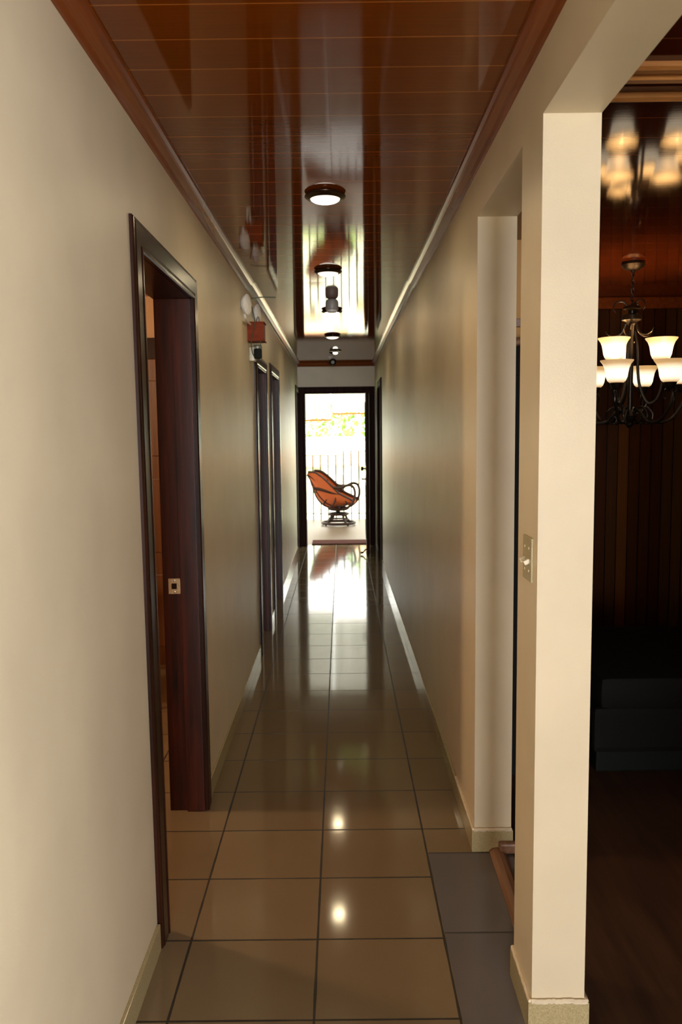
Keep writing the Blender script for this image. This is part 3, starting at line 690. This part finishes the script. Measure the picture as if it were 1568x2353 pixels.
# rattan swivel rocking chair
def cv(cx, cy, y=0): return Vector((-.7238+.001217*cx + .19, y, 2.376-.001219*cy))
t = thing('rocking_chair', 'rattan swivel rocking chair with orange cushion on the terrace', 'chair', (-.19, 13.85, 0), math.radians(-9)); t.scale = (.94, 1, 1)
HW = .27
rim = [cv(*p) for p in ((135, 1195), (235, 1205), (335, 1265), (430, 1345), (520, 1430), (600, 1500), (700, 1548), (795, 1592))]
spine = [cv(*p) for p in ((130, 1205), (165, 1320), (205, 1430), (250, 1540), (325, 1625), (430, 1675), (600, 1668), (770, 1622))]
rimS, spS = smooth_path(rim, 5), smooth_path(spine, 5)
def shell_pt(i, q, inset=0.0):
    a, b = rimS[i], spS[i]; ph = q*PI/2   # q in -1..1
    w_ = math.cos(ph)  # 1 at spine
    p = a.lerp(b, w_); p.y = HW*math.sin(ph); return p + (a-b).normalized()*inset if inset else p
bm = B(); Q = 16; grid = [[bm.verts.new(shell_pt(i, -1+2*j/Q)) for j in range(Q+1)] for i in range(len(rimS))]
for i in range(len(rimS)-1):
    for j in range(Q): bm.faces.new((grid[i][j], grid[i][j+1], grid[i+1][j+1], grid[i+1][j]))
bmesh.ops.recalc_face_normals(bm, faces=bm.faces)
bmesh.ops.solidify(bm, geom=bm.faces[:], thickness=.035)
obj('cushion', bm, M_cushion, t, smooth=True)
for s in (-1, 1):
    f = lambda pts, s=s: [cv(*p, s*(HW+.012)) for p in pts]
    bm = B(); tube(bm, [Vector((p.x, s*(HW+.005), p.z)) for p in rim], .026, 8); obj('side_rim', bm, M_rattan, t, smooth=True)
    bm = B(); tube(bm, f([(440, 1350), (500, 1400), (560, 1412), (640, 1408), (700, 1385), (755, 1375), (810, 1400), (835, 1470), (825, 1560), (780, 1640), (700, 1705)]), .024, 8); obj('armrest', bm, M_rattan, t, smooth=True)
    bm = B(); tube(bm, f([(215, 1420), (300, 1432), (380, 1450), (470, 1475), (600, 1502)]), .025, 8); obj('brace', bm, M_rattan, t, smooth=True)
    bm = B(); tube(bm, f([(545, 1495), (545, 1560), (510, 1640), (440, 1700)]), .015, 8); obj('brace', bm, M_rattan, t, smooth=True)
    bm = B(); tube(bm, f([(540, 1660), (650, 1665), (705, 1640), (700, 1600), (650, 1540)]), .015, 8); obj('brace', bm, M_rattan, t, smooth=True)
for q in (-.82, -.5, -.18, .18, .5, .82):
    bm = B(); P_ = [shell_pt(i, q) + (spS[i]-rimS[i]).normalized()*.052 for i in range(0, 28, 2)]
    tube(bm, P_, .014, 6, smooth=False); obj('back_rib', bm, M_rattan, t, smooth=True)
for i in (1, 12, 21):
    bm = B(); P_ = [shell_pt(i, -1+2*j/16) + (spS[i]-rimS[i]).normalized()*.045 for j in range(17)]
    tube(bm, P_, .016, 6, smooth=False); obj('cross_hoop', bm, M_rattan, t, smooth=True)
def ring(bm, cx, cz, rx, ry, r_):
    tube(bm, [(cx+rx*math.cos(a), ry*math.sin(a), cz) for a in [2*PI*i/28 for i in range(28)]], r_, 8, smooth=False, closed=True)
xc_ = cv(545, 0).x
bm = B(); ring(bm, xc_, .285, .18, .19, .021); ring(bm, xc_, .263, .15, .16, .014)
for a in (0, PI/2): tube(bm, [(xc_-.17*math.cos(a), -.17*math.sin(a), .275), (xc_+.17*math.cos(a), .17*math.sin(a), .275)], .014, 8, smooth=False)
obj('swivel_ring', bm, M_rattan, t, smooth=True)
for a in (.6, PI-.6, PI+.6, -.6):
    bm = B(); tube(bm, [(xc_+.12*math.cos(a), .15*math.sin(a), .275), (xc_+.13*math.cos(a), .16*math.sin(a), .345)], .012, 8, smooth=False); obj('seat_support', bm, M_rattan, t, smooth=True)
bm = B(); lathe(bm, [(.03, .18), (.06, .19), (.06, .215), (.035, .225), (.035, .245), (.06, .25), (.06, .262)], (xc_, 0, 0), 20); obj('swivel_hub', bm, M_black, t, smooth=True)
bm = B(); ring(bm, xc_, .188, .18, .185, .021)
for a in (0, PI/2): tube(bm, [(xc_-.17*math.cos(a), -.17*math.sin(a), .188), (xc_+.17*math.cos(a), .17*math.sin(a), .188)], .014, 8, smooth=False)
obj('base_top', bm, M_rattan, t, smooth=True)
for a in (.85, PI-.85, PI+.85, -.85):
    bm = B(); tube(bm, [(xc_+.15*math.cos(a), .16*math.sin(a), .185), (xc_+.20*math.cos(a), .20*math.sin(a), .10), (xc_+.27*math.cos(a), .25*math.sin(a), .03)], .023, 8); obj('leg', bm, M_rattan, t, smooth=True)
bm = B(); ring(bm, xc_, .035, .30, .26, .022); ring(bm, xc_, .09, .19, .18, .015); obj('base_ring', bm, M_rattan, t, smooth=True)
for a in (.75, PI-.75, PI+.75, -.75):
    bm = B(); lathe(bm, [(.016, .03), (.018, .01), (.014, -.004)], (xc_+.275*math.cos(a), .25*math.sin(a), 0), 10); obj('foot', bm, M_rattan, t, smooth=True)

# ------------------------------------------------------------------ garden and neighbours
bm = B(); slab(bm, -40, 40, 14.75, 25, -.32, -2.27, .2); slab(bm, -40, 40, 25, 70, -2.27, -2.27, .2)
struct(obj('ground', bm, M_grass), 'sunlit lawn beyond the terrace', 'ground')
bm = B(); box(bm, -12, 12, 25, 25.25, -2.1, 1.40); box(bm, -12, 12, 24.96, 25.29, 1.38, 1.44)
struct(obj('wall_garden', bm, M_gwall), 'white garden wall across the back of the lawn')
def house(x0, x1, y0, wh, name_label, wins):
    r = thing('house', name_label, 'house', (0, 0, 0))
    bm = B(); box(bm, x0, x1, y0, y0+1.4, -.3-.19*(y0-14.75), wh); obj('wall', bm, M_house, r)
    bm = B(); sweep(bm, [(-.15, 0), (-.15, .04), (.7, .3), (1.55, .04), (1.55, 0)], (x0-.08, y0, wh), (x1+.08, y0, wh), (0, 1, 0), (0, 0, 1)); obj('roof', bm, M_tileroof, r)
    for a, b, z0, z1 in wins:
        bm = B(); box(bm, a, b, y0-.03, y0+.01, z0, z1); wv = obj('window', bm, M_whitep, r)
        bm = B(); box(bm, a+.04, b-.04, y0-.04, y0-.025, z0+.04, z1-.04); obj('pane', bm, M_glassdark, wv)
house(-2.2, -.42, 19.3, .76, 'small pale house with orange roof beyond the railing on the left', [(-1.6, -1.2, .0, .55), (-.75, -.55, .35, .72)])
house(-.2, .2, 21.6, .70, 'narrow pale outbuilding with orange roof seen through the middle bars', [(-.05, .1, .1, .5)])
house(.36, 2.4, 17.2, .85, 'pale house with orange roof seen through the right-hand bars', [(.45, .62, .25, .7), (.9, 1.3, .3, .8)])
def tree(x, y, h, rad, label, seed):
    rnd = random.Random(seed); t = thing('tree', label, 'tree', (x, y, -2.1), 0, 'trees beyond the garden wall')
    bm = B(); tube(bm, [(0, 0, 0), (.05, 0, h*.3), (-.03, .04, h*.6)], .14, 8, r1=.07)
    for k in range(5):
        a = k*1.3; tube(bm, [(0, 0, h*.35), (rad*.4*math.cos(a), rad*.4*math.sin(a), h*.55), (rad*.7*math.cos(a), rad*.7*math.sin(a), h*.7)], .05, 6, r1=.02)
    obj('trunk', bm, M_bark, t, smooth=True)
    bm = B()
    for k in range(900):
        th = rnd.uniform(0, 2*PI); u = rnd.uniform(-1, 1); rr = rad*(rnd.uniform(.25, 1)**.5)*(1+.2*math.sin(3*th+seed))
        c = Vector((rr*math.sqrt(1-u*u)*math.cos(th), rr*math.sqrt(1-u*u)*math.sin(th), h*.66 + u*h*.36))
        n = Vector((rnd.gauss(0, 1), rnd.gauss(0, 1), rnd.gauss(0, 1))).normalized(); a = n.orthogonal().normalized(); b = n.cross(a); s = rnd.uniform(.06, .15)
        bm.faces.new([bm.verts.new(c+a*s), bm.verts.new(c+b*s*.5), bm.verts.new(c-a*s), bm.verts.new(c-b*s*.5)])
    obj('foliage', bm, M_leaf, t)
tree(-1.45, 27.0, 5.0, 1.0, 'green garden tree beyond the white wall at the left', 1)
tree(.85, 27.0, 5.3, 1.1, 'green garden tree beyond the white wall at the right', 2)
tree(-.35, 30.5, 4.6, .9, 'green garden tree standing further back between two others', 3)
